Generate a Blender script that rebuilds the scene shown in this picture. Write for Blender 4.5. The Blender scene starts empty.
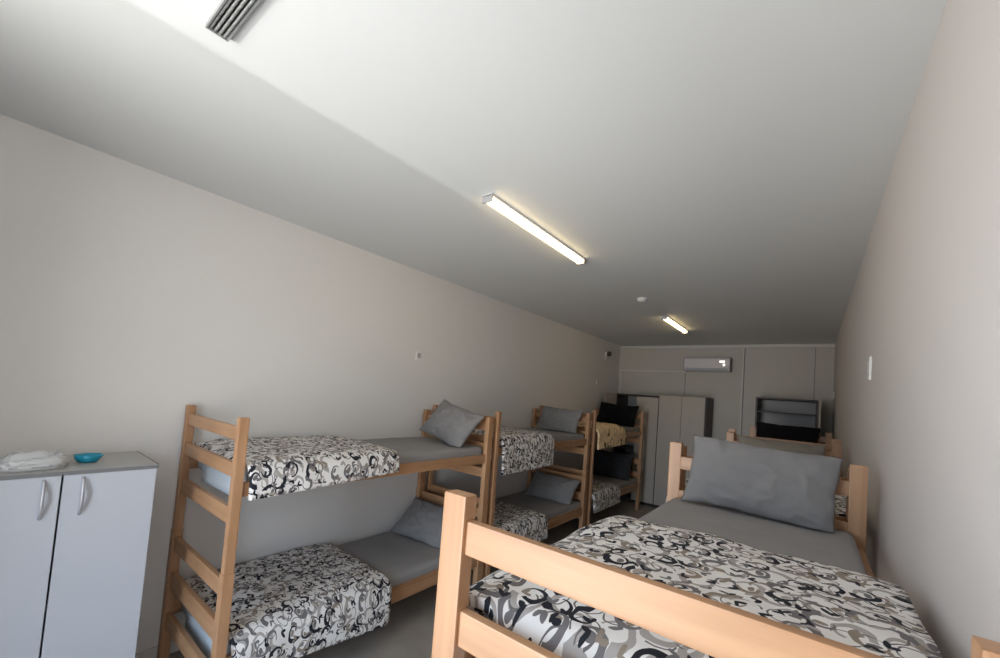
import bpy, bmesh, math, random
from mathutils import Vector, Matrix, noise

# ---------------------------------------------------------------- camera
scene = bpy.context.scene
COL = scene.collection
F, YAW, PIT, ROL, PY = 404.135, 0.659086, 0.0477898, -0.0762319, 374.187
def _rot(a, b, c):
    ca, sa, cb, sb, cc, sc = math.cos(a), math.sin(a), math.cos(b), math.sin(b), math.cos(c), math.sin(c)
    Rz = Matrix(((ca, -sa, 0), (sa, ca, 0), (0, 0, 1)))
    Rx = Matrix(((1, 0, 0), (0, cb, -sb), (0, sb, cb)))
    Ry = Matrix(((cc, 0, sc), (0, 1, 0), (-sc, 0, cc)))
    return Rz @ Rx @ Ry
_R = _rot(YAW, PIT, ROL)
_r, _f, _u = _R.col[0], _R.col[1], _R.col[2]
cam_d = bpy.data.cameras.new('camera')
cam = bpy.data.objects.new('camera', cam_d)
COL.objects.link(cam)
cam.matrix_world = Matrix(((_r[0], _u[0], -_f[0], 3.0), (_r[1], _u[1], -_f[1], 0.0), (_r[2], _u[2], -_f[2], 1.70), (0, 0, 0, 1)))
cam_d.sensor_fit = 'HORIZONTAL'
cam_d.sensor_width = 36.0
cam_d.lens = F / 1000.0 * 36.0
cam_d.shift_y = (PY - 329.0) / 1000.0
cam_d.clip_start = 0.02
scene.camera = cam

# ---------------------------------------------------------------- room size
W, H, YB, YF = 3.246, 2.81, 7.65, -1.30       # width, height, back wall, front wall
DX0, DX1, DZ1 = 1.226, 2.42, 2.36              # doorway in the front wall

# ---------------------------------------------------------------- light
scene.view_settings.view_transform = 'Standard'
scene.view_settings.look = 'None'
scene.view_settings.gamma = 1.0
scene.view_settings.exposure = 0.07
scene.view_settings.use_curve_mapping = False

world = bpy.data.worlds.new('daylight')
scene.world = world
world.use_nodes = True
wn, wl = world.node_tree.nodes, world.node_tree.links
wn.clear()
w_tc = wn.new('ShaderNodeTexCoord'); w_sep = wn.new('ShaderNodeSeparateXYZ')
w_rmp = wn.new('ShaderNodeValToRGB'); w_map = wn.new('ShaderNodeMapRange')
w_bg = wn.new('ShaderNodeBackground'); w_out = wn.new('ShaderNodeOutputWorld')
w_map.inputs[1].default_value = -1; w_map.inputs[2].default_value = 1
w_rmp.color_ramp.elements[0].position = 0.0; w_rmp.color_ramp.elements[0].color = (1.0, 0.985, 0.955, 1)
w_rmp.color_ramp.elements[1].position = 1.0; w_rmp.color_ramp.elements[1].color = (0.42, 0.66, 1.0, 1)
e = w_rmp.color_ramp.elements.new(0.485); e.color = (1.0, 0.985, 0.955, 1)
e = w_rmp.color_ramp.elements.new(0.515); e.color = (0.66, 0.83, 1.0, 1)
wl.new(w_tc.outputs['Generated'], w_sep.inputs[0]); wl.new(w_sep.outputs[2], w_map.inputs[0])
wl.new(w_map.outputs[0], w_rmp.inputs[0]); wl.new(w_rmp.outputs[0], w_bg.inputs[0])
w_bg.inputs[1].default_value = 11.6
wl.new(w_bg.outputs[0], w_out.inputs[0])

def light(name, kind, loc, energy, color=(1, 1, 1), target=None, **kw):
    d = bpy.data.lights.new(name, kind)
    d.energy = energy; d.color = color
    for k, v in kw.items(): setattr(d, k, v)
    o = bpy.data.objects.new(name, d); COL.objects.link(o); o.location = loc
    if target is not None:
        o.rotation_euler = (Vector(target) - Vector(loc)).to_track_quat('-Z', 'Y').to_euler()
    return o
# portal across the doorway: guides the sky's light into the room
portal = light('doorway_portal', 'AREA', ((DX0 + DX1) / 2, YF - 0.09, DZ1 / 2), 1, target=((DX0 + DX1) / 2, 2, DZ1 / 2),
               shape='RECTANGLE', size=DX1 - DX0, size_y=DZ1)
portal.data.cycles.is_portal = True
# sun glancing off something outside, thrown up through the doorway onto the ceiling
light('sun_glint', 'SPOT', (1.09, -4.0, 0.5), 520, (1.0, 0.99, 0.96), target=(1.55, 0.3, 2.81),
      spot_size=math.radians(24), spot_blend=1.0, shadow_soft_size=0.03)

# ---------------------------------------------------------------- materials
def srgb(r, g, b):
    return tuple(((c / 255) / 12.92 if c / 255 <= 0.04045 else ((c / 255 + 0.055) / 1.055) ** 2.4) for c in (r, g, b)) + (1.0,)
def new_mat(name):
    m = bpy.data.materials.new(name); m.use_nodes = True
    return m, m.node_tree.nodes, m.node_tree.links, m.node_tree.nodes['Principled BSDF']
def basic(name, color, rough=0.5, metal=0.0, nscale=0, namp=0.0, bump=0.0, bscale=60, coord='Object', spec=0.5, stretch=None):
    """plain colour with a soft procedural mottling and a bump"""
    m, n, l, b = new_mat(name)
    b.inputs['Roughness'].default_value = rough; b.inputs['Metallic'].default_value = metal
    b.inputs['Base Color'].default_value = color
    b.inputs['Specular IOR Level'].default_value = spec
    tc = n.new('ShaderNodeTexCoord'); src = tc.outputs[coord]
    if stretch:
        mp = n.new('ShaderNodeMapping'); mp.inputs['Scale'].default_value = stretch
        l.new(src, mp.inputs[0]); src = mp.outputs[0]
    if nscale:
        t = n.new('ShaderNodeTexNoise'); t.inputs['Scale'].default_value = nscale; t.inputs['Detail'].default_value = 5
        l.new(src, t.inputs['Vector'])
        mx = n.new('ShaderNodeMix'); mx.data_type = 'RGBA'
        mx.inputs[6].default_value = tuple(c * (1 - namp) for c in color[:3]) + (1,)
        mx.inputs[7].default_value = tuple(min(1, c * (1 + namp)) for c in color[:3]) + (1,)
        l.new(t.outputs[0], mx.inputs[0]); l.new(mx.outputs[2], b.inputs['Base Color'])
    if bump:
        t2 = n.new('ShaderNodeTexNoise'); t2.inputs['Scale'].default_value = bscale; t2.inputs['Detail'].default_value = 4
        l.new(src, t2.inputs['Vector'])
        bp = n.new('ShaderNodeBump'); bp.inputs['Strength'].default_value = bump; bp.inputs['Distance'].default_value = 0.01
        l.new(t2.outputs[0], bp.inputs['Height']); l.new(bp.outputs[0], b.inputs['Normal'])
    return m
def wood(name, axis, c0, c1):
    m, n, l, b = new_mat(name)
    tc = n.new('ShaderNodeTexCoord'); mp = n.new('ShaderNodeMapping')
    s = [26.0, 26.0, 26.0]; s[axis] = 1.3
    mp.inputs['Scale'].default_value = s
    l.new(tc.outputs['Object'], mp.inputs[0])
    t = n.new('ShaderNodeTexNoise'); t.inputs['Scale'].default_value = 1.0; t.inputs['Detail'].default_value = 6; t.inputs['Distortion'].default_value = 0.6
    l.new(mp.outputs[0], t.inputs['Vector'])
    t2 = n.new('ShaderNodeTexNoise'); t2.inputs['Scale'].default_value = 3.0; t2.inputs['Detail'].default_value = 2
    l.new(tc.outputs['Object'], t2.inputs['Vector'])
    mx = n.new('ShaderNodeMix'); mx.data_type = 'RGBA'; mx.inputs[6].default_value = c0; mx.inputs[7].default_value = c1
    mr = n.new('ShaderNodeMapRange'); mr.inputs[1].default_value = 0.3; mr.inputs[2].default_value = 0.7
    ad = n.new('ShaderNodeMath'); ad.operation = 'MULTIPLY_ADD'; ad.inputs[1].default_value = 0.6
    sc = n.new('ShaderNodeMath'); sc.operation = 'MULTIPLY'; sc.inputs[1].default_value = 0.4
    l.new(t2.outputs[0], sc.inputs[0]); l.new(t.outputs[0], ad.inputs[0]); l.new(sc.outputs[0], ad.inputs[2])
    l.new(ad.outputs[0], mr.inputs[0]); l.new(mr.outputs[0], mx.inputs[0]); l.new(mx.outputs[2], b.inputs['Base Color'])
    b.inputs['Roughness'].default_value = 0.42
    return m
WC0, WC1 = srgb(156, 113, 79), srgb(192, 149, 112)
WOOD = [wood('beech_' + 'xyz'[k], k, WC0, WC1) for k in range(3)]

def print_fabric(name, ground, palette, line, scale=1.0, dens=1.0):
    """swirling hook-and-leaf print, drawn from Voronoi cells in the cloth's own UV (metres)"""
    m, n, l, b = new_mat(name)
    b.inputs['Roughness'].default_value = 0.75
    b.inputs['Specular IOR Level'].default_value = 0.25
    def M(op, a, c=None, d=None):
        k = n.new('ShaderNodeMath'); k.operation = op
        for i, v in enumerate((a, c, d)):
            if v is None: continue
            if isinstance(v, (int, float)): k.inputs[i].default_value = v
            else: l.new(v, k.inputs[i])
        return k.outputs[0]
    def VM(op, a, c=None):
        k = n.new('ShaderNodeVectorMath'); k.operation = op
        for i, v in enumerate((a, c)):
            if v is None: continue
            if isinstance(v, tuple): k.inputs[i].default_value = v
            else: l.new(v, k.inputs[i])
        return k.outputs[0]
    tc = n.new('ShaderNodeTexCoord'); uv = tc.outputs['UV']
    ns = n.new('ShaderNodeTexNoise'); ns.inputs['Scale'].default_value = 14 / scale; ns.inputs['Detail'].default_value = 1
    l.new(uv, ns.inputs['Vector'])
    wob = n.new('ShaderNodeVectorMath'); wob.operation = 'MULTIPLY_ADD'
    l.new(VM('SUBTRACT', ns.outputs[1], (0.5, 0.5, 0.5)), wob.inputs[0])
    wob.inputs[1].default_value = (0.028 * scale, 0.028 * scale, 0); l.new(uv, wob.inputs[2])
    P = wob.outputs[0]
    def cells(freq, off):
        p = VM('ADD', P, off)
        v = n.new('ShaderNodeTexVoronoi'); v.voronoi_dimensions = '2D'; v.inputs['Scale'].default_value = freq / scale
        v.inputs['Randomness'].default_value = 0.75
        l.new(p, v.inputs['Vector'])
        q = VM('SUBTRACT', p, v.outputs['Position'])
        s = n.new('ShaderNodeSeparateXYZ'); l.new(q, s.inputs[0])
        c = n.new('ShaderNodeSeparateColor'); l.new(v.outputs['Color'], c.inputs[0])
        ang = M('MULTIPLY', c.outputs[0], 6.283)
        ca, sa = M('COSINE', ang), M('SINE', ang)
        x = M('ADD', M('MULTIPLY', s.outputs[0], ca), M('MULTIPLY', s.outputs[1], sa))
        y = M('SUBTRACT', M('MULTIPLY', s.outputs[1], ca), M('MULTIPLY', s.outputs[0], sa))
        r = M('SQRT', M('ADD', M('MULTIPLY', x, x), M('MULTIPLY', y, y)))
        th = M('MULTIPLY_ADD', M('ARCTAN2', y, x), 1 / 6.2832, 0.5)
        return x, y, r, th, c.outputs[1], c.outputs[2]
    def hook(cl, R, w0, w1, t0=0.08):
        x, y, r, th, g, bb = cl
        rr = M('MULTIPLY', M('MULTIPLY_ADD', th, 0.45, 0.62), R * scale)
        ww = M('MULTIPLY', M('MULTIPLY_ADD', M('POWER', th, 1.6), w1, w0), scale)
        a = M('LESS_THAN', M('ABSOLUTE', M('SUBTRACT', r, rr)), ww)
        return M('MULTIPLY', a, M('GREATER_THAN', th, t0))
    def leaf(cl, ax, ay, ox=0, oy=0):
        x, y, r, th, g, bb = cl
        xx = M('DIVIDE', M('SUBTRACT', x, ox * scale), ax * scale); yy = M('DIVIDE', M('SUBTRACT', y, oy * scale), ay * scale)
        return M('LESS_THAN', M('ADD', M('MULTIPLY', xx, xx), M('MULTIPLY', yy, yy)), 1.0)
    def over(base, mask, col):
        k = n.new('ShaderNodeMix'); k.data_type = 'RGBA'
        l.new(mask, k.inputs[0])
        if isinstance(base, tuple): k.inputs[6].default_value = base
        else: l.new(base, k.inputs[6])
        if isinstance(col, tuple): k.inputs[7].default_value = col
        else: l.new(col, k.inputs[7])
        return k.outputs[2]
    def pick(rnd):
        k = n.new('ShaderNodeValToRGB'); k.color_ramp.interpolation = 'CONSTANT'
        k.color_ramp.elements[0].position = 0; k.color_ramp.elements[0].color = palette[0]
        k.color_ramp.elements[1].position = palette[1][0]; k.color_ramp.elements[1].color = palette[1][1]
        for p_, c_ in palette[2:]:
            el = k.color_ramp.elements.new(p_); el.color = c_
        l.new(rnd, k.inputs[0]); return k.outputs[0]
    col = ground
    c4 = cells(7.5, (3.1, 7.7, 0))
    col = over(col, hook(c4, 0.055, 0.003, 0.014, 0.3), palette[-1][1])
    c3 = cells(9.5, (8.3, 1.9, 0))
    col = over(col, M('MULTIPLY', hook(c3, 0.050, 0.0022, 0.001, 0.25), M('GREATER_THAN', c3[4], 0.25)), line)
    c1 = cells(8.6, (0.3, 0.2, 0))
    col = over(col, hook(c1, 0.044, 0.001, 0.0165, 0.22), pick(c1[5]))
    col = over(col, M('MULTIPLY', leaf(c1, 0.012, 0.020, 0.012, 0.004), M('GREATER_THAN', c1[4], 0.35)), pick(c1[4]))
    c2 = cells(13.5, (5.2, 2.6, 0))
    g2 = M('GREATER_THAN', c2[4], 1 - 0.62 * dens)
    col = over(col, M('MULTIPLY', leaf(c2, 0.021, 0.0085, 0.0, 0.008), g2), pick(c2[5]))
    col = over(col, M('MULTIPLY', leaf(c2, 0.008, 0.015, 0.014, -0.008), g2), pick(c2[5]))
    l.new(col, b.inputs['Base Color'])
    fz = n.new('ShaderNodeTexNoise'); fz.inputs['Scale'].default_value = 9; fz.inputs['Detail'].default_value = 3
    l.new(uv, fz.inputs['Vector'])
    bp = n.new('ShaderNodeBump'); bp.inputs['Strength'].default_value = 0.35; bp.inputs['Distance'].default_value = 0.02
    l.new(fz.outputs[0], bp.inputs['Height']); l.new(bp.outputs[0], b.inputs['Normal'])
    return m
BLK, GRY, TAU = srgb(32, 33, 41), srgb(112, 107, 108), srgb(142, 129, 116)
PRINT = print_fabric('swirl_print_cotton', srgb(226, 221, 217), [BLK, (0.46, GRY), (0.76, TAU), (0.97, srgb(166, 159, 154))], srgb(104, 100, 100), 0.62, 1.35)
TAN = print_fabric('tan_print_cotton', srgb(246, 216, 174), [srgb(70, 58, 50), (0.35, srgb(196, 172, 140)), (0.7, srgb(222, 196, 156))], srgb(190, 160, 120), 1.5, 0.4)

def cloth_mat(name, c, amp=0.08, rough=0.85):
    return basic(name, c, rough, nscale=7, namp=amp, bump=0.45, bscale=8, spec=0.2)
SHEET = cloth_mat('grey_sheet', srgb(146, 143, 142))
PILLOW = cloth_mat('grey_pillowcase', srgb(128, 125, 124))
BLACKCLOTH = cloth_mat('black_cotton', srgb(14, 14, 17))
DARKGREY = cloth_mat('charcoal_cotton', srgb(52, 53, 56))
TAUPE = cloth_mat('taupe_cotton', srgb(140, 132, 120))
TICK = basic('mattress_ticking', srgb(180, 187, 194), 0.8, nscale=20, namp=0.04, bump=0.2, bscale=120)
WALL = basic('wall_paint', srgb(229, 226, 222), 0.75, nscale=0.8, namp=0.015, bump=0.04, bscale=90, spec=0.3)
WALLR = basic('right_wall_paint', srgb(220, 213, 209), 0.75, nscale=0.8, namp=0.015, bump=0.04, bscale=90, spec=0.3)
CEIL = basic('ceiling_paint', srgb(222, 224, 223), 0.6, nscale=0.7, namp=0.012, bump=0.03, bscale=40, spec=0.4)
PANEL = basic('back_wall_panel', srgb(196, 190, 182), 0.6, nscale=2, namp=0.02)
TRIM = basic('trim_white', srgb(214, 210, 204), 0.5, nscale=6, namp=0.02)
FLOOR = basic('floor_vinyl', srgb(158, 148, 138), 0.4, nscale=3.5, namp=0.34, bump=0.06, bscale=30)
PLASTIC = basic('white_plastic', srgb(232, 230, 226), 0.35, nscale=10, namp=0.01)
ACM = basic('air_conditioner_plastic', srgb(222, 216, 220), 0.3, nscale=10, namp=0.01)
DOORGREY = basic('grey_laminate', srgb(190, 193, 200), 0.35, nscale=2, namp=0.015)
TOPGREY = basic('grey_laminate_top', srgb(176, 174, 170), 0.4, nscale=40, namp=0.05)
EDGEGREY = basic('grey_edge_band', srgb(120, 120, 122), 0.4, nscale=30, namp=0.04)
HANDLE = basic('brushed_metal', srgb(190, 190, 194), 0.4, 0.5, nscale=60, namp=0.05)
WENGE = basic('dark_wenge', srgb(52, 42, 38), 0.5, nscale=20, namp=0.25, stretch=(1, 1, 0.08))
WDOOR = basic('wardrobe_laminate', srgb(176, 166, 156), 0.45, nscale=3, namp=0.03)
WINNER = basic('cabinet_grey_board', srgb(120, 118, 120), 0.5, nscale=5, namp=0.03)
WBACK = basic('cabinet_back_board', srgb(178, 174, 172), 0.5, nscale=5, namp=0.03)
STEEL = basic('louvre_steel', srgb(172, 174, 174), 0.3, 0.55, nscale=50, namp=0.25, bump=0.5, bscale=160)
DARKPLASTIC = basic('dark_plastic', srgb(60, 52, 46), 0.35, nscale=30, namp=0.05)
TEAL = basic('teal_glass', srgb(30, 150, 178), 0.12, nscale=20, namp=0.1)
BAG = basic('clear_wrap', srgb(222, 222, 222), 0.18, nscale=25, namp=0.06, bump=0.6, bscale=45)
BAG.node_tree.nodes['Principled BSDF'].inputs['Alpha'].default_value = 0.82
SLAT = basic('pine_slats', srgb(205, 176, 140), 0.6, nscale=8, namp=0.1)
ROCKER = basic('switch_rocker', srgb(176, 172, 166), 0.4, nscale=10, namp=0.01)
def emit(name, c, s):
    m, n, l, b = new_mat(name)
    b.inputs['Emission Color'].default_value = c; b.inputs['Emission Strength'].default_value = s
    b.inputs['Base Color'].default_value = c
    return m
TUBE = emit('lit_diffuser', srgb(255, 226, 172), 8.5)
LED = emit('lit_display', srgb(255, 252, 245), 1.6)

# ---------------------------------------------------------------- helpers
def tag(o, label=None, cat=None, group=None, kind=None):
    if label: o['label'] = label
    if cat: o['category'] = cat
    if group: o['group'] = group
    if kind: o['kind'] = kind
    return o
def thing(name, loc, label, cat, group=None):
    o = bpy.data.objects.new(name, None); COL.objects.link(o); o.location = loc
    o.empty_display_size = 0.1
    return tag(o, label, cat, group)
def link_bm(name, bm, mat, parent=None, smooth=False, bevel=0.0, loc=None):
    if bevel:
        bmesh.ops.bevel(bm, geom=[x for x in bm.edges if len(x.link_faces) == 2 and x.calc_face_angle(0) > 0.6], offset=bevel, segments=2, affect='EDGES', profile=0.7)
    bmesh.ops.recalc_face_normals(bm, faces=bm.faces)
    me = bpy.data.meshes.new(name); bm.to_mesh(me); bm.free()
    for m in (mat if isinstance(mat, (list, tuple)) else [mat]): me.materials.append(m)
    if smooth:
        for p in me.polygons: p.use_smooth = True
    o = bpy.data.objects.new(name, me); COL.objects.link(o)
    if parent: o.parent = parent
    if loc: o.location = loc
    return o
def box(bm, x0, x1, y0, y1, z0, z1, mi=0):
    r = bmesh.ops.create_cube(bm, size=1)
    for v in r['verts']:
        v.co = Vector((x0 + (v.co.x + .5) * (x1 - x0), y0 + (v.co.y + .5) * (y1 - y0), z0 + (v.co.z + .5) * (z1 - z0)))
    for f in {f for v in r['verts'] for f in v.link_faces}: f.material_index = mi
    return r['verts']
def box_obj(name, dims, mat, parent=None, bevel=0.0):
    bm = bmesh.new(); box(bm, *dims); return link_bm(name, bm, mat, parent, bevel=bevel)
def structure(name, dims, mat, bevel=0.0):
    return tag(box_obj(name, dims, mat, None, bevel), kind='structure')
def lathe(bm, prof, n=32, centre=(0, 0, 0), axis='z', squash=None):
    rings = []
    for r, z in prof:
        ring = []
        for k in range(n):
            a = 2 * math.pi * k / n
            s = squash(a, r, z) if squash else 1.0
            p = Vector((r * s * math.cos(a), r * s * math.sin(a), z))
            if axis == 'x': p = Vector((p.z, p.x, p.y))
            if axis == 'y': p = Vector((p.x, p.z, p.y))
            ring.append(bm.verts.new(p + Vector(centre)))
        rings.append(ring)
    for a, b in zip(rings, rings[1:]):
        for k in range(n): bm.faces.new((a[k], a[(k + 1) % n], b[(k + 1) % n], b[k]))
    bm.faces.new(rings[0]); bm.faces.new(rings[-1])
def tube(bm, pts, r, n=10, flat=1.0):
    rings = []
    for i, p in enumerate(pts):
        p = Vector(p); d = (Vector(pts[min(i + 1, len(pts) - 1)]) - Vector(pts[max(i - 1, 0)])).normalized()
        a = d.orthogonal().normalized() if abs(d.y) > 0.95 else d.cross(Vector((0, 1, 0))).normalized()
        b2 = d.cross(a)
        rings.append([bm.verts.new(p + a * r * math.cos(t * 2 * math.pi / n) + b2 * r * flat * math.sin(t * 2 * math.pi / n)) for t in range(n)])
    for A, B in zip(rings, rings[1:]):
        for k in range(n): bm.faces.new((A[k], A[(k + 1) % n], B[(k + 1) % n], B[k]))
    bm.faces.new(rings[0]); bm.faces.new(rings[-1])

# ---------------------------------------------------------------- the room
structure('floor', (-0.1, W + 0.1, YF - 0.1, YB + 0.1, -0.08, 0.0), FLOOR)
structure('ceiling', (-0.1, W + 0.1, YF - 0.1, YB + 0.1, H, H + 0.1), CEIL)
structure('wall_left', (-0.1, 0.0, YF, YB, 0, H), WALL)
structure('wall_right', (W, W + 0.1, YF, YB, 0, H), WALLR)
structure('wall_back', (-0.1, W + 0.1, YB, YB + 0.1, 0, H), PANEL)
bm = bmesh.new()
box(bm, -0.1, DX0, YF - 0.1, YF, 0, H); box(bm, DX1, W + 0.1, YF - 0.1, YF, 0, H); box(bm, DX0, DX1, YF - 0.1, YF, DZ1, H)
tag(link_bm('wall_front', bm, WALL), kind='structure')
structure('baseboard_left', (0.0, 0.012, YF, YB - 0.012, 0, 0.07), TRIM)
structure('baseboard_right', (W - 0.012, W, YF, YB - 0.012, 0, 0.07), TRIM)
structure('baseboard_back', (0.0, W, YB - 0.012, YB, 0, 0.07), TRIM)
structure('trim_1', (0.03, W, YB - 0.03, YB, 2.755, 2.80), TRIM, 0.003)             # rail under the ceiling
structure('trim_2', (0.045, 1.23, YB - 0.022, YB, 2.315, 2.345), TRIM, 0.003)       # cable trunking across
structure('trim_3', (0.045, 0.075, YB - 0.022, YB, 0.07, 2.315), TRIM, 0.003)       # cable trunking down
structure('trim_4', (2.085, 2.105, YB - 0.02, YB, 0.07, 2.755), TRIM, 0.003)         # panel joints
structure('trim_5', (2.105, 2.118, YB - 0.008, YB, 0.07, 2.755), WINNER)
structure('trim_6', (1.215, 1.223, YB - 0.006, YB, 0.07, 2.315), WINNER)
structure('trim_7', (3.02, 3.028, YB - 0.006, YB, 0.07, 2.755), WINNER)
# unseen door-shaped leaf added at the left jamb to shade the near left wall
bm = bmesh.new(); box(bm, DX0 - 0.045, DX0 - 0.004, YF + 0.004, YF + 0.68, 0.01, DZ1 - 0.01)
blocker = tag(link_bm('light_blocker', bm, DOORGREY, bevel=0.003), kind='structure')
bm = bmesh.new(); tube(bm, [(DX0 - 0.004, YF + 0.62, 1.05), (DX0 + 0.045, YF + 0.62, 1.05), (DX0 + 0.05, YF + 0.615, 1.05), (DX0 + 0.05, YF + 0.50, 1.05)], 0.009, 10)
link_bm('blocker_handle', bm, HANDLE, blocker)

# ---------------------------------------------------------------- bunk beds
BW, TH = 0.80, 1.49           # outer width, post height
END_RAILS = [(1.375, 1.441), (1.198, 1.266), (0.975, 1.055), (0.634, 0.712), (0.42, 0.512), (0.19, 0.275)]
def bed_x(side):
    return (lambda u: 0.014 + u * 0.836 / 0.80) if side == 'L' else (lambda u: 3.2 - u)     # u = 0 at the wall, 0.80 at the aisle
def bx(bm, X, u0, u1, y0, y1, z0, z1):
    a, b = sorted((X(u0), X(u1))); return box(bm, a, b, y0, y1, z0, z1)
def post(bm, X, u0, u1, ya, yb, zt, flip):
    um = 0.003
    bx(bm, X, u0, u1, ya, yb, 0.0, 0.75)
    bx(bm, X, u0 + um, u1 - um, ya + um, yb - um, 0.75, zt)
def bunk(side, y0, y1, dz, label, head_extra=0.0):
    X = bed_x(side)
    base = Vector((X(0.4), (y0 + y1) / 2, 0))
    t = thing('bunk_bed', base, label, 'bunk bed', 'wooden bunk beds along both walls')
    def part(name, bm, mat, bevel):
        bmesh.ops.translate(bm, vec=-base, verts=bm.verts)
        return link_bm(name, bm, mat, t, bevel=bevel)
    PT, PD, PH = (0.046, 0.050, 0.072) if side == 'L' else (0.066, 0.042, 0.042)
    for ya in (y0, y1 - PH):
        pd = PD if ya == y0 else PH
        for u0 in (0.0, BW - PT):
            bm = bmesh.new(); post(bm, X, u0, u0 + PT, ya, ya + pd, TH + dz + (head_extra if ya != y0 else 0), 0); part('post', bm, WOOD[2], 0.005)
    for end, yc in (('foot_rail', y0 + 0.012), ('head_rail', y1 - 0.040)):
        for z0, z1 in END_RAILS:
            bm = bmesh.new(); bx(bm, X, PT - 0.004, BW - PT + 0.004, yc, yc + (0.025 if side == 'L' else 0.020), z0 + dz, z1 + dz); part(end, bm, WOOD[0], 0.004)
    for z0, z1, zs_ in ((1.106, 1.176, 1.101), (0.252, 0.350, 0.251)):
        for u0 in (0.012, BW - 0.037):
            bm = bmesh.new(); bx(bm, X, u0, u0 + 0.025, y0 + PD - 0.002, y1 - PH + 0.002, z0 + dz, z1 + dz); part('side_rail', bm, WOOD[1], 0.004)
        bm = bmesh.new()
        n = 12
        for k in range(n):
            yy = y0 + 0.20 + (y1 - y0 - 0.36) * k / (n - 1)
            bx(bm, X, 0.078, BW - 0.078, yy, yy + 0.07, zs_ + dz - 0.015, zs_ + dz - 0.001)
        part('slat_base', bm, SLAT, 0)
    return t

def rounded_box(bm, x0, x1, y0, y1, z0, z1, r, seg=4):
    vs = box(bm, x0, x1, y0, y1, z0, z1)
    bmesh.ops.bevel(bm, geom=list({e for v in vs for e in v.link_edges}), offset=r, segments=seg, affect='EDGES', profile=0.5)
def mattress(side, y0, y1, zb, zt, label, sheet=SHEET, sheet_from=0.3, group='mattresses on the bunks'):
    X = bed_x(side)
    ya, yb = y0 + 0.080, y1 - 0.080
    base = Vector((X(0.4), (ya + yb) / 2, zb))
    t = thing('mattress', base, label, 'mattress', group)
    bm = bmesh.new(); a, b = sorted((X(0.044), X(BW - 0.044)))
    rounded_box(bm, a, b, ya, yb, zb, zt - 0.006, 0.03)
    rounded_box(bm, a + 0.09, b - (0.20 if side == 'L' else 0.09), ya - 0.002, ya + 0.06, zb - 0.055, zb + 0.06, 0.02)
    bmesh.ops.translate(bm, vec=-base, verts=bm.verts)
    tk = link_bm('ticking', bm, TICK, t, smooth=True); tk['label'] = 'bare pale blue grey foot end'
    # fitted sheet: skin over top and sides
    bm = bmesh.new()
    uo = BW - 0.041; ui = 0.041; r = 0.028
    prof = [(ui, zb + 0.03), (ui, zt - r), (ui + 0.3 * r, zt - 0.3 * r), (ui + r, zt)]
    nn = 16
    prof += [(ui + r + (uo - ui - 2 * r) * k / nn, zt) for k in range(1, nn)]
    prof += [(uo - r, zt), (uo - 0.3 * r, zt - 0.3 * r), (uo, zt - r), (uo, zb + 0.03)]
    ny = 40; rows = []
    for j in range(ny + 1):
        y = ya + sheet_from + (yb + 0.002 - ya - sheet_from) * j / ny
        row = []
        for (u, z) in prof:
            w = 0.0
            if z > zt - 0.001:
                w = 0.0035 * noise.noise(Vector((X(u) * 5 + 3, y * 9, 1.7))) + 0.002 * noise.noise(Vector((X(u) * 14, y * 6, 4)))
                w = max(w, -0.002)
            row.append(bm.verts.new((X(u), y, z + w)))
        rows.append(row)
    for a_, b_ in zip(rows, rows[1:]):
        for k in range(len(prof) - 1): bm.faces.new((a_[k], a_[k + 1], b_[k + 1], b_[k]))
    bm.faces.new(rows[-1])
    bmesh.ops.translate(bm, vec=-base, verts=bm.verts)
    s = link_bm('fitted_sheet', bm, sheet, t, smooth=True); s['label'] = 'grey fitted sheet'
    return t

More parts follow.
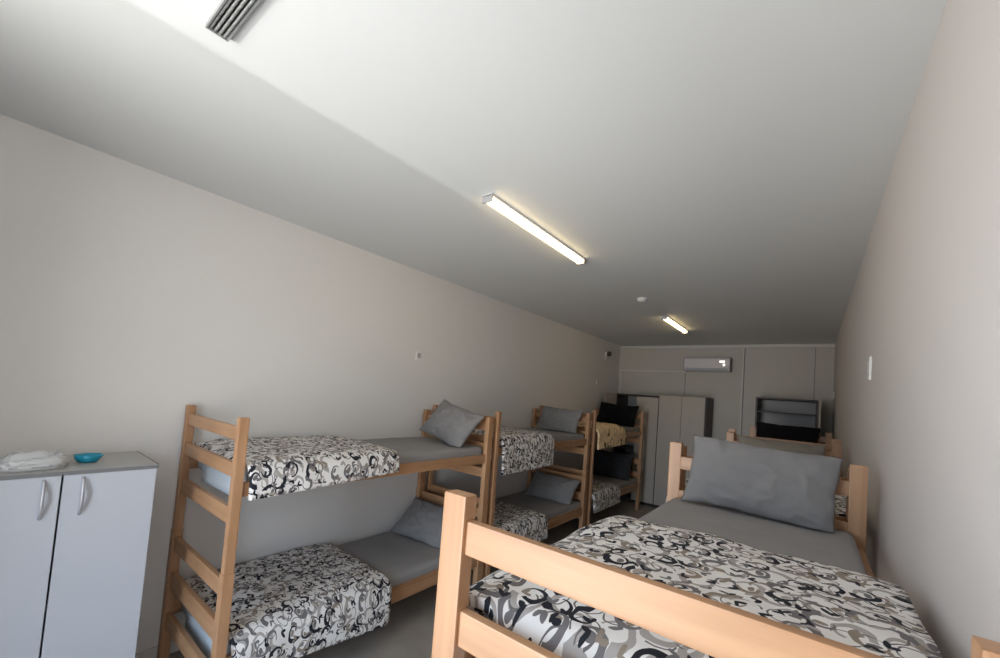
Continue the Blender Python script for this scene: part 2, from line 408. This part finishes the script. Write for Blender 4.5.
def duvet(side, ya, yb, zt, hang, label, mat=PRINT, seed=0, thick=0.024, ui=0.03, foot_drop=0.02, skew=0.0, hang2=None, wave=0.006, puff=0.012, yskew_hang=0.0):
    """cover laid over the foot half of a mattress; its aisle edge hangs past the rail"""
    X = bed_x(side)
    if hang2 is None: hang2 = hang
    uo = BW + 0.016
    def prof(h):
        return [(ui, -0.004), (ui + 0.05, 0.0), (uo - 0.085, 0.0), (uo - 0.045, -0.007), (uo - 0.014, -0.028), (uo - 0.002, -0.06), (uo + 0.002, -h)]
    NU, NV = 64, 72
    bm = bmesh.new(); uvl = bm.loops.layers.uv.new('UVMap')
    grid = []
    for j in range(NV + 1):
        v = j / NV
        h = max(0.07, hang + (hang2 - hang) * v)
        p = prof(h); L = [0]
        for a, b in zip(p, p[1:]): L.append(L[-1] + math.hypot(b[0] - a[0], b[1] - a[1]))
        row = []
        for i in range(NU + 1):
            s = L[-1] * i / NU
            k = 0
            while k < len(L) - 2 and s > L[k + 1]: k += 1
            f = (s - L[k]) / (L[k + 1] - L[k])
            u = p[k][0] + (p[k + 1][0] - p[k][0]) * f; dz = p[k][1] + (p[k + 1][1] - p[k][1]) * f
            y = ya + (yb - ya + skew * (1 - 2 * i / NU)) * v + 0.006 * noise.noise(Vector((s * 6, seed, v * 2)))
            n1 = noise.noise(Vector((s * 4 + seed * 3.1, y * 6.5, seed))); n2 = noise.noise(Vector((s * 11, y * 15 + seed, 2.2)))
            down = min(1, max(0, (-dz - 0.03) / 0.05))
            # soft wrinkles on top, gentle waves on the hanging edge
            top = wave * (0.6 + n1) + wave * 0.45 * n2
            puffed = puff * (1 - down) * min(1, v * 7) * min(1, (1 - v) * 9)
            z = zt + dz + (1 - down) * max(0, top) + puffed
            uu = u + down * (0.004 + 0.009 * max(-0.4, noise.noise(Vector((y * 9, seed, dz * 3)))) * min(1, -dz / 0.12))
            if foot_drop and v < 0.05: z -= foot_drop * (1 - v / 0.05) ** 1.5 * (1 - down) * min(1, max(0, (u - 0.09) / 0.06)) * min(1, max(0, (BW - 0.09 - u) / 0.06))
            row.append((bm.verts.new((X(uu), y, z)), s, v * (yb - ya)))
        grid.append(row)
    for a, b in zip(grid, grid[1:]):
        for i in range(NU):
            q = (a[i], a[i + 1], b[i + 1], b[i])
            f = bm.faces.new([c[0] for c in q])
            for lp, c in zip(f.loops, q): lp[uvl].uv = (c[1] + seed * 1.37, c[2] + seed * 0.61)
    base = Vector((X(0.4), (ya + yb) / 2, zt))
    bmesh.ops.translate(bm, vec=-base, verts=bm.verts)
    o = link_bm('duvet', bm, mat, None, smooth=True, loc=base)
    up = o.data.polygons[len(o.data.polygons) // 2 - NU // 2].normal.z
    sm = o.modifiers.new('thickness', 'SOLIDIFY'); sm.thickness = thick; sm.offset = 1 if up > 0 else -1
    sm.use_rim = True
    return tag(o, label, 'duvet', 'duvets folded over the bunks')

def pillow(loc, zrest, w, d, t, rx, ry, rz, label, mat=PILLOW, seed=0, crease=1.0):
    """w wide, d deep, t thick; leant back by rx, tipped sideways by ry; its lower edge beds down on zrest"""
    bm = bmesh.new()
    N, Mm = 80, 56
    R = Matrix.Rotation(math.radians(rz), 3, 'Z') @ Matrix.Rotation(math.radians(ry), 3, 'Y') @ Matrix.Rotation(math.radians(rx), 3, 'X')
    top, bot = [], []
    for side, store in ((1, top), (-1, bot)):
        for j in range(Mm + 1):
            row = []
            for i in range(N + 1):
                a, b = -1 + 2 * i / N, -1 + 2 * j / Mm
                edge = (i in (0, N)) or (j in (0, Mm))
                h = max(0, (1 - abs(a) ** 3.0)) ** 0.6 * max(0, (1 - abs(b) ** 2.6)) ** 0.6
                x = a * w / 2 * (1 - 0.05 * (1 - b * b) * abs(a) ** 3); y = b * d / 2 * (1 - 0.08 * (1 - a * a) * abs(b) ** 3)
                x += 0.008 * crease * noise.noise(Vector((b * 3, seed, 1))) * abs(a); y += 0.010 * crease * noise.noise(Vector((a * 3, seed, 5))) * abs(b)
                z = side * h * t / 2
                q = Vector((a * 1.8 + seed, b * 1.5 + 0.5 * a, side * 3 + seed))
                rid = 1 - 2 * abs(noise.noise(q + Vector((0.35 * noise.noise(q * 2), 0.3 * noise.noise(q * 2.3), 0))))
                q2 = Vector((a * 4.5 - b * 1.2 + seed, b * 2.6 + a, side))
                rid2 = 1 - 2 * abs(noise.noise(q2))
                wr = 0.011 * crease * (rid - 0.5) + 0.0025 * crease * (rid2 - 0.5)
                # creases fanning from the seams and corners
                fan = max(0, abs(b) - 0.35) * math.sin(a * 17 + 3 * noise.noise(Vector((a * 3, seed, b)))) + max(0, abs(a) - 0.55) * math.sin(b * 13 + seed)
                wr += 0.007 * crease * fan
                z += wr * min(1, h * 1.8)
                store_v = None if (edge and side < 0) else bm.verts.new(R @ Vector((x, y, z)))
                row.append(store_v)
            store.append(row)
    for j in range(Mm + 1):
        for i in range(N + 1):
            if bot[j][i] is None: bot[j][i] = top[j][i]
    for j in range(Mm):
        for i in range(N):
            bm.faces.new((top[j][i], top[j][i + 1], top[j + 1][i + 1], top[j + 1][i]))
            bm.faces.new((bot[j][i], bot[j + 1][i], bot[j + 1][i + 1], bot[j][i + 1]))
    lo = min(v.co.z for v in bm.verts)
    zc = zrest + 0.007 - lo - 0.030            # bed it 3 cm down, the squashed part spreads flat
    for v in bm.verts:
        dz = zrest + 0.007 - (v.co.z + zc)
        if dz > 0: v.co.z += dz + 0.0004 * (v.index % 2)
    o = link_bm('pillow', bm, mat, None, smooth=True, loc=(loc[0], loc[1], zc))
    return tag(o, label, 'pillow', 'pillows on the bunks')

# left row: nearest, middle, farthest; right row: nearest, middle, farthest
B1 = (0.785, 2.75, 0.0); B2 = (2.80, 4.70, 0.05); B3 = (4.80, 6.72, 0.09)
A1 = (0.610, 2.345, 0.0); A2 = (2.40, 4.19, 0.0); A3 = (4.24, 5.96, 0.05)
bunk('L', *B1, 'wooden bunk bed nearest along the left wall, beside the grey cabinet')
bunk('L', *B2, 'wooden bunk bed in the middle of the left row')
bunk('L', *B3, 'wooden bunk bed at the far end of the left row, black pillow on top')
bunk('R', *A1, 'large wooden bunk bed in the right foreground against the right wall', head_extra=0.022)
bunk('R', *A2, 'wooden bunk bed second along the right wall, just behind the foreground pillow', head_extra=0.02)
bunk('R', *A3, 'wooden bunk bed farthest along the right wall, in front of the open shelf cabinet')
MT, ML = (1.102, 1.236), (0.252, 0.410)
for side, (y0, y1, dz), nm in (('L', B1, 'nearest left'), ('L', B2, 'middle left'), ('L', B3, 'farthest left'), ('R', A1, 'foreground right'), ('R', A2, 'second right'), ('R', A3, 'farthest right')):
    mattress(side, y0, y1, MT[0] + dz, MT[1] + dz, 'grey sheeted mattress on the upper level of the %s bunk' % nm)
    if side == 'L':
        mattress(side, y0, y1, ML[0] + dz, ML[1] + dz, 'grey sheeted mattress on the lower level of the %s bunk' % nm)

zu, zl = MT[1] + 0.006, ML[1] + 0.006
duvet('L', B1[0] + 0.064, 1.775, zu, 0.145, 'black and white swirl print duvet on the upper level of the nearest left bunk', seed=1, hang2=0.10, skew=0.045)
duvet('L', B1[0] + 0.064, 1.77, zl, 0.16, 'black and white swirl print duvet on the lower level of the nearest left bunk', seed=2, hang2=0.245, skew=0.02)
duvet('L', B2[0] + 0.064, 3.74, zu + B2[2], 0.30, 'swirl print duvet hanging from the upper level of the middle left bunk', seed=3, hang2=0.29)
duvet('L', B2[0] + 0.064, 3.72, zl + B2[2], 0.21, 'swirl print duvet on the lower level of the middle left bunk', seed=4)
duvet('L', B3[0] + 0.064, 5.80, zu + B3[2], 0.245, 'tan duvet with dark print on the upper level of the farthest left bunk', mat=TAN, seed=5, hang2=0.225, puff=0.03)
duvet('L', B3[0] + 0.064, 5.72, zl + B3[2], 0.21, 'swirl print duvet on the lower level of the farthest left bunk', seed=6, hang2=0.22)
duvet('R', A1[0] + 0.066, 1.56, zu + A1[2], 0.10, 'large black and white swirl print duvet on the foreground right bunk', seed=7, ui=0.0, foot_drop=0.05, wave=0.010, puff=0.014)
duvet('R', A2[0] + 0.066, 3.4, zu + A2[2], 0.12, 'swirl print duvet glimpsed between the head rails behind the foreground pillow', seed=8)

U, Lw = MT[1], ML[1]
pillow((2.810, 2.221), U + A1[2], 0.59, 0.340, 0.12, 72, 3, -1, 'large grey pillow leaning on the head of the foreground right bunk', seed=1.3, crease=1.2)
pillow((0.545, 2.53), U, 0.54, 0.36, 0.13, 54, 12, -4, 'grey pillow tilted on the upper level of the nearest left bunk', seed=2.1)
pillow((0.41, 2.50), Lw, 0.60, 0.38, 0.13, 42, 4, 8, 'grey pillow leaning on the lower level of the nearest left bunk', seed=3.7)
pillow((0.50, 4.50), U + B2[2], 0.56, 0.34, 0.13, 64, 2, 2, 'grey pillow standing on the upper level of the middle left bunk', seed=4.2)
pillow((0.50, 4.44), Lw + B2[2], 0.62, 0.38, 0.13, 48, 2, 5, 'dark grey pillow on the lower level of the middle left bunk', seed=5.9)
pillow((0.46, 6.50), U + B3[2], 0.66, 0.40, 0.13, 66, 3, 0, 'black pillow on the upper level of the farthest left bunk', mat=BLACKCLOTH, seed=6.4)
pillow((0.46, 6.40), Lw + B3[2], 0.66, 0.48, 0.16, 60, 0, 4, 'charcoal pillow on the lower level of the farthest left bunk', mat=DARKGREY, seed=7.7)
pillow((2.80, 4.00), U + A2[2], 0.60, 0.305, 0.12, 66, 1, 0, 'taupe pillow on the second right bunk, just above the foreground pillow', mat=TAUPE, seed=8.8)
pillow((2.78, 5.78), U + A3[2], 0.62, 0.36, 0.18, 64, 1, 0, 'black pillow on the farthest right bunk in front of the open shelves', mat=BLACKCLOTH, seed=9.1)

# ---------------------------------------------------------------- grey cabinet by the left wall
cx1, cy0, cy1, cz = 0.461, -0.05, 0.585, 1.223
t = thing('storage_cabinet', (0.24, 0.27, 0), 'light grey two door cabinet against the left wall beside the nearest bunk', 'cabinet')
def cpart(name, dims, mat, bevel=0.0, parent=t):
    bm = bmesh.new(); box(bm, *dims); bmesh.ops.translate(bm, vec=-Vector((0.24, 0.27, 0)), verts=bm.verts)
    return link_bm(name, bm, mat, parent, bevel=bevel)
bm = bmesh.new()
box(bm, 0.014, cx1 - 0.02, cy0, cy0 + 0.018, 0.0, cz - 0.018); box(bm, 0.014, cx1 - 0.02, cy1 - 0.018, cy1, 0.0, cz - 0.018)
box(bm, 0.014, 0.022, cy0, cy1, 0.06, cz - 0.018); box(bm, 0.014, cx1 - 0.03, cy0, cy1, 0.06, 0.08)
box(bm, 0.014, cx1 - 0.03, cy0, cy1, 0.62, 0.638)
bmesh.ops.translate(bm, vec=-Vector((0.24, 0.27, 0)), verts=bm.verts)
link_bm('carcass', bm, DOORGREY, t)
cpart('plinth', (cx1 - 0.06, cx1 - 0.045, cy0 + 0.018, cy1 - 0.018, 0, 0.06), EDGEGREY)
cpart('top_panel', (0.014, cx1, cy0 - 0.004, cy1 + 0.004, cz - 0.018, cz), TOPGREY, 0.002)
cpart('edge_band', (cx1 + 0.0005, cx1 + 0.002, cy0 - 0.004, cy1 + 0.004, cz - 0.0175, cz - 0.0005), EDGEGREY)
cpart('edge_band', (0.014, cx1 - 0.004, cy1 + 0.0045, cy1 + 0.0065, cz - 0.017, cz + 0.0015), EDGEGREY)
for d0, d1, hy in ((0.271, cy1 - 0.001, 0.331), (cy0 + 0.001, 0.264, 0.214)):
    d = cpart('door', (cx1 - 0.018, cx1, d0, d1, 0.065, cz - 0.0185), DOORGREY, 0.0015)
    bm = bmesh.new()
    zs = [1.03 + 0.16 * k / 14 for k in range(15)]
    tube(bm, [(cx1 - 0.002 + 0.028 * math.sin(math.pi * k / 14) ** 0.7, hy, z) for k, z in enumerate(zs)], 0.0062, 10)
    bmesh.ops.translate(bm, vec=-Vector((0.24, 0.27, 0)), verts=bm.verts)
    link_bm('handle', bm, HANDLE, d, smooth=True)['label'] = 'silver bow handle'

# plastic wrapped packet and teal dish on the cabinet
bm = bmesh.new()
bmesh.ops.create_icosphere(bm, subdivisions=5, radius=1)
for v in bm.verts:
    p = v.co.copy()
    sx = math.copysign(abs(p.x) ** 0.55, p.x); sy = math.copysign(abs(p.y) ** 0.55, p.y)
    n1 = noise.noise(p * 2.3 + Vector((4, 1, 2))); n2 = abs(noise.noise(p * 6 + Vector((1, 7, 3))))
    z = (max(-0.25, p.z) + 0.25) * 0.040 * (1 + 0.55 * n1) + (0.014 * n2 + 0.010 * abs(noise.noise(p * 13))) * (p.z > -0.2)
    v.co = Vector((sx * 0.125 * (1 + 0.08 * n1), sy * 0.105 * (1 + 0.10 * n2), max(0.0, z)))
o = link_bm('plastic_packet', bm, BAG, None, smooth=True, loc=(0.285, 0.185, cz + 0.001))
tag(o, 'crumpled clear plastic wrapped white packet lying on the grey cabinet', 'packet')
bm = bmesh.new()
def wavy(a, r, z): return 1 + (0.05 * math.cos(6 * a) if z > 0.02 else 0) + (0.12 * max(0, math.cos(a - 1.2)) ** 12 if z > 0.026 else 0)
lathe(bm, [(0.026, 0.0), (0.036, 0.004), (0.046, 0.02), (0.050, 0.034), (0.047, 0.036), (0.041, 0.026), (0.034, 0.012), (0.004, 0.009)], 48, squash=wavy)
o = link_bm('dish', bm, TEAL, None, smooth=True, loc=(0.27, 0.362, cz + 0.001))
tag(o, 'small teal blue dish standing on the grey cabinet', 'dish')

# ---------------------------------------------------------------- ceiling lights, detector, grille
def batten(y0, y1, x, label):
    t = thing('ceiling_light', (x, (y0 + y1) / 2, H), label, 'ceiling light', 'linear ceiling lights')
    L = y1 - y0
    bm = bmesh.new(); box(bm, -0.036, 0.036, -L / 2, L / 2, -0.014, 0); link_bm('housing', bm, PLASTIC, t, bevel=0.004)
    for s in (-1, 1):
        bm = bmesh.new(); y = s * (L / 2 - 0.006); box(bm, -0.037, 0.037, y - 0.006, y + 0.006, -0.045, -0.0005); link_bm('end_cap', bm, HANDLE, t, bevel=0.004)
    bm = bmesh.new()
    ring = [(0.0275 * math.cos(math.pi * k / 10), -0.0145 - 0.030 * math.sin(math.pi * k / 10) ** 0.8) for k in range(11)]
    a = [bm.verts.new((p[0], -L / 2 + 0.013, p[1])) for p in ring]; b = [bm.verts.new((p[0], L / 2 - 0.013, p[1])) for p in ring]
    for k in range(10): bm.faces.new((a[k], a[k + 1], b[k + 1], b[k]))
    bm.faces.new((a[0], b[0], b[-1], a[-1])); bm.faces.new(a); bm.faces.new(b)
    link_bm('diffuser', bm, TUBE, t, smooth=False)['label'] = 'glowing warm diffuser'
batten(1.665, 2.835, 1.522, 'lit linear ceiling light nearest the camera')
batten(5.10, 6.15, 1.53, 'lit linear ceiling light farther away, near the back wall')
t = thing('smoke_detector', (1.555, 4.2, H), 'small round white smoke detector on the ceiling before the far light', 'smoke detector')
bm = bmesh.new(); lathe(bm, [(0.05, 0), (0.05, -0.012)], 32); link_bm('base', bm, PLASTIC, t, smooth=False)
bm = bmesh.new(); lathe(bm, [(0.046, -0.0125), (0.044, -0.026), (0.030, -0.036), (0.004, -0.038)], 32); link_bm('cover', bm, PLASTIC, t, smooth=True)

t = thing('ceiling_grille', (1.60, 0.386, H), 'small louvred metal grille on the ceiling at the top left', 'grille')
bm = bmesh.new()
for d in ((-0.17, 0.27, -0.032, -0.027), (-0.17, 0.27, 0.027, 0.032), (-0.17, -0.165, -0.027, 0.027), (0.265, 0.27, -0.027, 0.027)):
    box(bm, d[0], d[1], d[2], d[3], -0.016, 0)
link_bm('frame', bm, STEEL, t)
bm = bmesh.new(); box(bm, -0.165, 0.265, -0.027, 0.027, -0.003, 0); link_bm('backing', bm, WENGE, t)
for k in range(4):
    bm = bmesh.new(); y = -0.020 + 0.0133 * k
    tube(bm, [(-0.164 + 0.428 * q / 40, y, -0.0095 + 0.0012 * math.sin(q * 1.9)) for q in range(41)], 0.0042, 8)
    link_bm('louvre', bm, STEEL, t, smooth=True)

# ---------------------------------------------------------------- wall fittings
def wall_plate(name, x, y, z, side, label, cat, w=0.05, h=0.08, tilt=0.0):
    s = 1 if side == 'L' else -1
    t = thing(name, (x, y, z), label, cat)
    bm = bmesh.new(); a, b = sorted((0, s * 0.010)); box(bm, a, b, -w / 2, w / 2, -h / 2, h / 2); p = link_bm('plate', bm, PLASTIC, t, bevel=0.003)
    bm = bmesh.new(); a, b = sorted((s * 0.0102, s * 0.016)); box(bm, a, b, -w * 0.3, w * 0.3, -h * 0.22, h * 0.32); r = link_bm('rocker', bm, ROCKER, t, bevel=0.002)
    p.rotation_euler.x = tilt; r.rotation_euler.x = tilt
    return t
wall_plate('light_switch', 0.0, 2.57, 2.0, 'L', 'white switch plate on the left wall above the nearest bunk', 'switch', 0.055, 0.085)
wall_plate('light_switch', 0.0, 6.67, 2.03, 'L', 'tiny white switch plate on the left wall near the back corner', 'switch', 0.05, 0.08)
wall_plate('light_switch', W, 2.92, 1.985, 'R', 'white switch plate hanging loose on the right wall', 'switch', 0.075, 0.125, 0.06)
wall_plate('light_switch', W, 7.30, 2.03, 'R', 'tiny white switch plate on the right wall near the back corner', 'switch', 0.05, 0.09)
t = thing('security_camera', (0.0, 6.98, 2.57), 'small dark dome camera high on the left wall near the back', 'camera')
bm = bmesh.new(); lathe(bm, [(0.042, 0.0), (0.042, 0.02), (0.03, 0.03)], 24, axis='x'); link_bm('mount', bm, PLASTIC, t, smooth=False)
bm = bmesh.new(); lathe(bm, [(0.02, 0.0305), (0.040, 0.035), (0.046, 0.06), (0.042, 0.082), (0.028, 0.098), (0.003, 0.104)], 24, axis='x'); link_bm('housing', bm, DARKPLASTIC, t, smooth=True)
bm = bmesh.new(); box(bm, 0.0, 0.02, -0.02, 0.03, -0.11, -0.045); link_bm('bracket', bm, TRIM, t, bevel=0.003)

# ---------------------------------------------------------------- air conditioner
t = thing('air_conditioner', (1.58, YB, 2.46), 'white wall mounted air conditioner on the back wall', 'air conditioner')
bm = bmesh.new()
pr = [(0, 0.118), (-0.14, 0.118), (-0.185, 0.108), (-0.20, 0.085), (-0.20, -0.065), (-0.185, -0.10), (-0.15, -0.118), (0, -0.118)]
a = [bm.verts.new((-0.345, p[0], p[1])) for p in pr]; b = [bm.verts.new((0.345, p[0], p[1])) for p in pr]
for k in range(len(pr)): bm.faces.new((a[k], a[(k + 1) % len(pr)], b[(k + 1) % len(pr)], b[k]))
bm.faces.new(a); bm.faces.new(b)
link_bm('body', bm, ACM, t, bevel=0.004)
for s in (-1, 1):
    bm = bmesh.new(); x = s * 0.351; box(bm, x - 0.005, x + 0.005, -0.19, 0, -0.112, 0.112); link_bm('side_cap', bm, WINNER, t, bevel=0.004)
bm = bmesh.new(); box(bm, -0.335, 0.335, -0.2035, -0.2005, -0.060, 0.082); link_bm('front_panel', bm, ACM, t, bevel=0.001)
bm = bmesh.new(); box(bm, -0.32, 0.32, -0.200, -0.19, -0.105, -0.070)
bmesh.ops.rotate(bm, cent=(0, -0.195, -0.088), matrix=Matrix.Rotation(math.radians(22), 3, 'X'), verts=bm.verts); link_bm('flap', bm, DOORGREY, t, bevel=0.002)
bm = bmesh.new(); box(bm, 0.20, 0.275, -0.2055, -0.204, 0.025, 0.055); link_bm('display', bm, LED, t, bevel=0.0005)['label'] = 'lit display'
bm = bmesh.new(); lathe(bm, [(0.019, -0.2038), (0.017, -0.206)], 20, (0.265, 0, -0.012), 'y'); link_bm('indicator_light', bm, LED, t)

# ---------------------------------------------------------------- wardrobes at the back wall
WY0, WY1 = 7.08, 7.62
def carcass_bm(x0, x1, zt, shelves, front_gap=0.0):
    bm = bmesh.new(); k = 0.022
    box(bm, x0, x0 + k, WY0, WY1, 0, zt); box(bm, x1 - k, x1, WY0, WY1, 0, zt)
    box(bm, x0 + k, x1 - k, WY0, WY1, zt - k, zt); box(bm, x0 + k, x1 - k, WY0, WY1, 0.05, 0.05 + k)
    box(bm, x0 + k, x1 - k, WY0 + 0.02, WY0 + 0.035, 0, 0.05)
    for z in shelves: box(bm, x0 + k, x1 - k, WY0 + 0.03, WY1 - 0.012, z, z + k)
    return bm
def wardrobe(x0, x1, zt, label, doors, shelves=(), open_doors=()):
    base = Vector(((x0 + x1) / 2, (WY0 + WY1) / 2, 0))
    t = thing('wardrobe', base, label, 'wardrobe')
    def add(name, bm, mat, parent=t, bevel=0.0):
        bmesh.ops.translate(bm, vec=-base, verts=bm.verts); return link_bm(name, bm, mat, parent, bevel=bevel)
    add('carcass', carcass_bm(x0, x1, zt, ()), WENGE)
    bm = bmesh.new(); box(bm, x0 + 0.023, x1 - 0.023, WY1 - 0.010, WY1, 0.073, zt - 0.023); add('back_panel', bm, WBACK)
    for z in shelves:
        bm = bmesh.new(); box(bm, x0 + 0.023, x1 - 0.023, WY0 + 0.02, WY1 - 0.011, z, z + 0.02); add('shelf', bm, WENGE)
    for d0, d1 in doors:
        bm = bmesh.new(); box(bm, d0, d1, WY0 - 0.019, WY0 - 0.001, 0.055, zt - (0.034 if open_doors else 0.004)); d = add('door', bm, WDOOR, bevel=0.0015)
        bm = bmesh.new(); hx = d1 - 0.03
        tube(bm, [(hx, WY0 - 0.019 - 0.02 * math.sin(math.pi * k / 8), 0.95 + 0.14 * k / 8) for k in range(9)], 0.005, 8); add('handle', bm, HANDLE, d)
    for hx, ang, wd, sgn in open_doors:       # hinge x, opening angle, width, direction of the closed leaf
        bm = bmesh.new(); a, b = sorted((0, sgn * wd)); box(bm, a, b, -0.018, 0, 0.055, zt - 0.004)
        bmesh.ops.rotate(bm, cent=(0, 0, 0), matrix=Matrix.Rotation(math.radians(-sgn * ang), 3, 'Z'), verts=bm.verts)
        bmesh.ops.translate(bm, vec=(hx, WY0 - 0.002, 0), verts=bm.verts); d = add('door', bm, WDOOR, bevel=0.0015)
        d['label'] = 'door standing open'
    return t
wardrobe(0.21, 0.955, 1.865, 'dark framed wardrobe with one door open, in the back left corner', [(0.585, 0.952)], (1.45, 0.9), [(0.215, 100, 0.36, 1)])
wardrobe(0.962, 1.69, 1.885, 'closed two door wardrobe with dark sides under the air conditioner', [(0.965, 1.322), (1.327, 1.668)])
wardrobe(2.345, 3.075, 1.94, 'open dark cabinet with shelves in the back right corner', [], (1.72, 1.40, 1.05, 0.6), [(3.07, 92, 0.34, -1)])
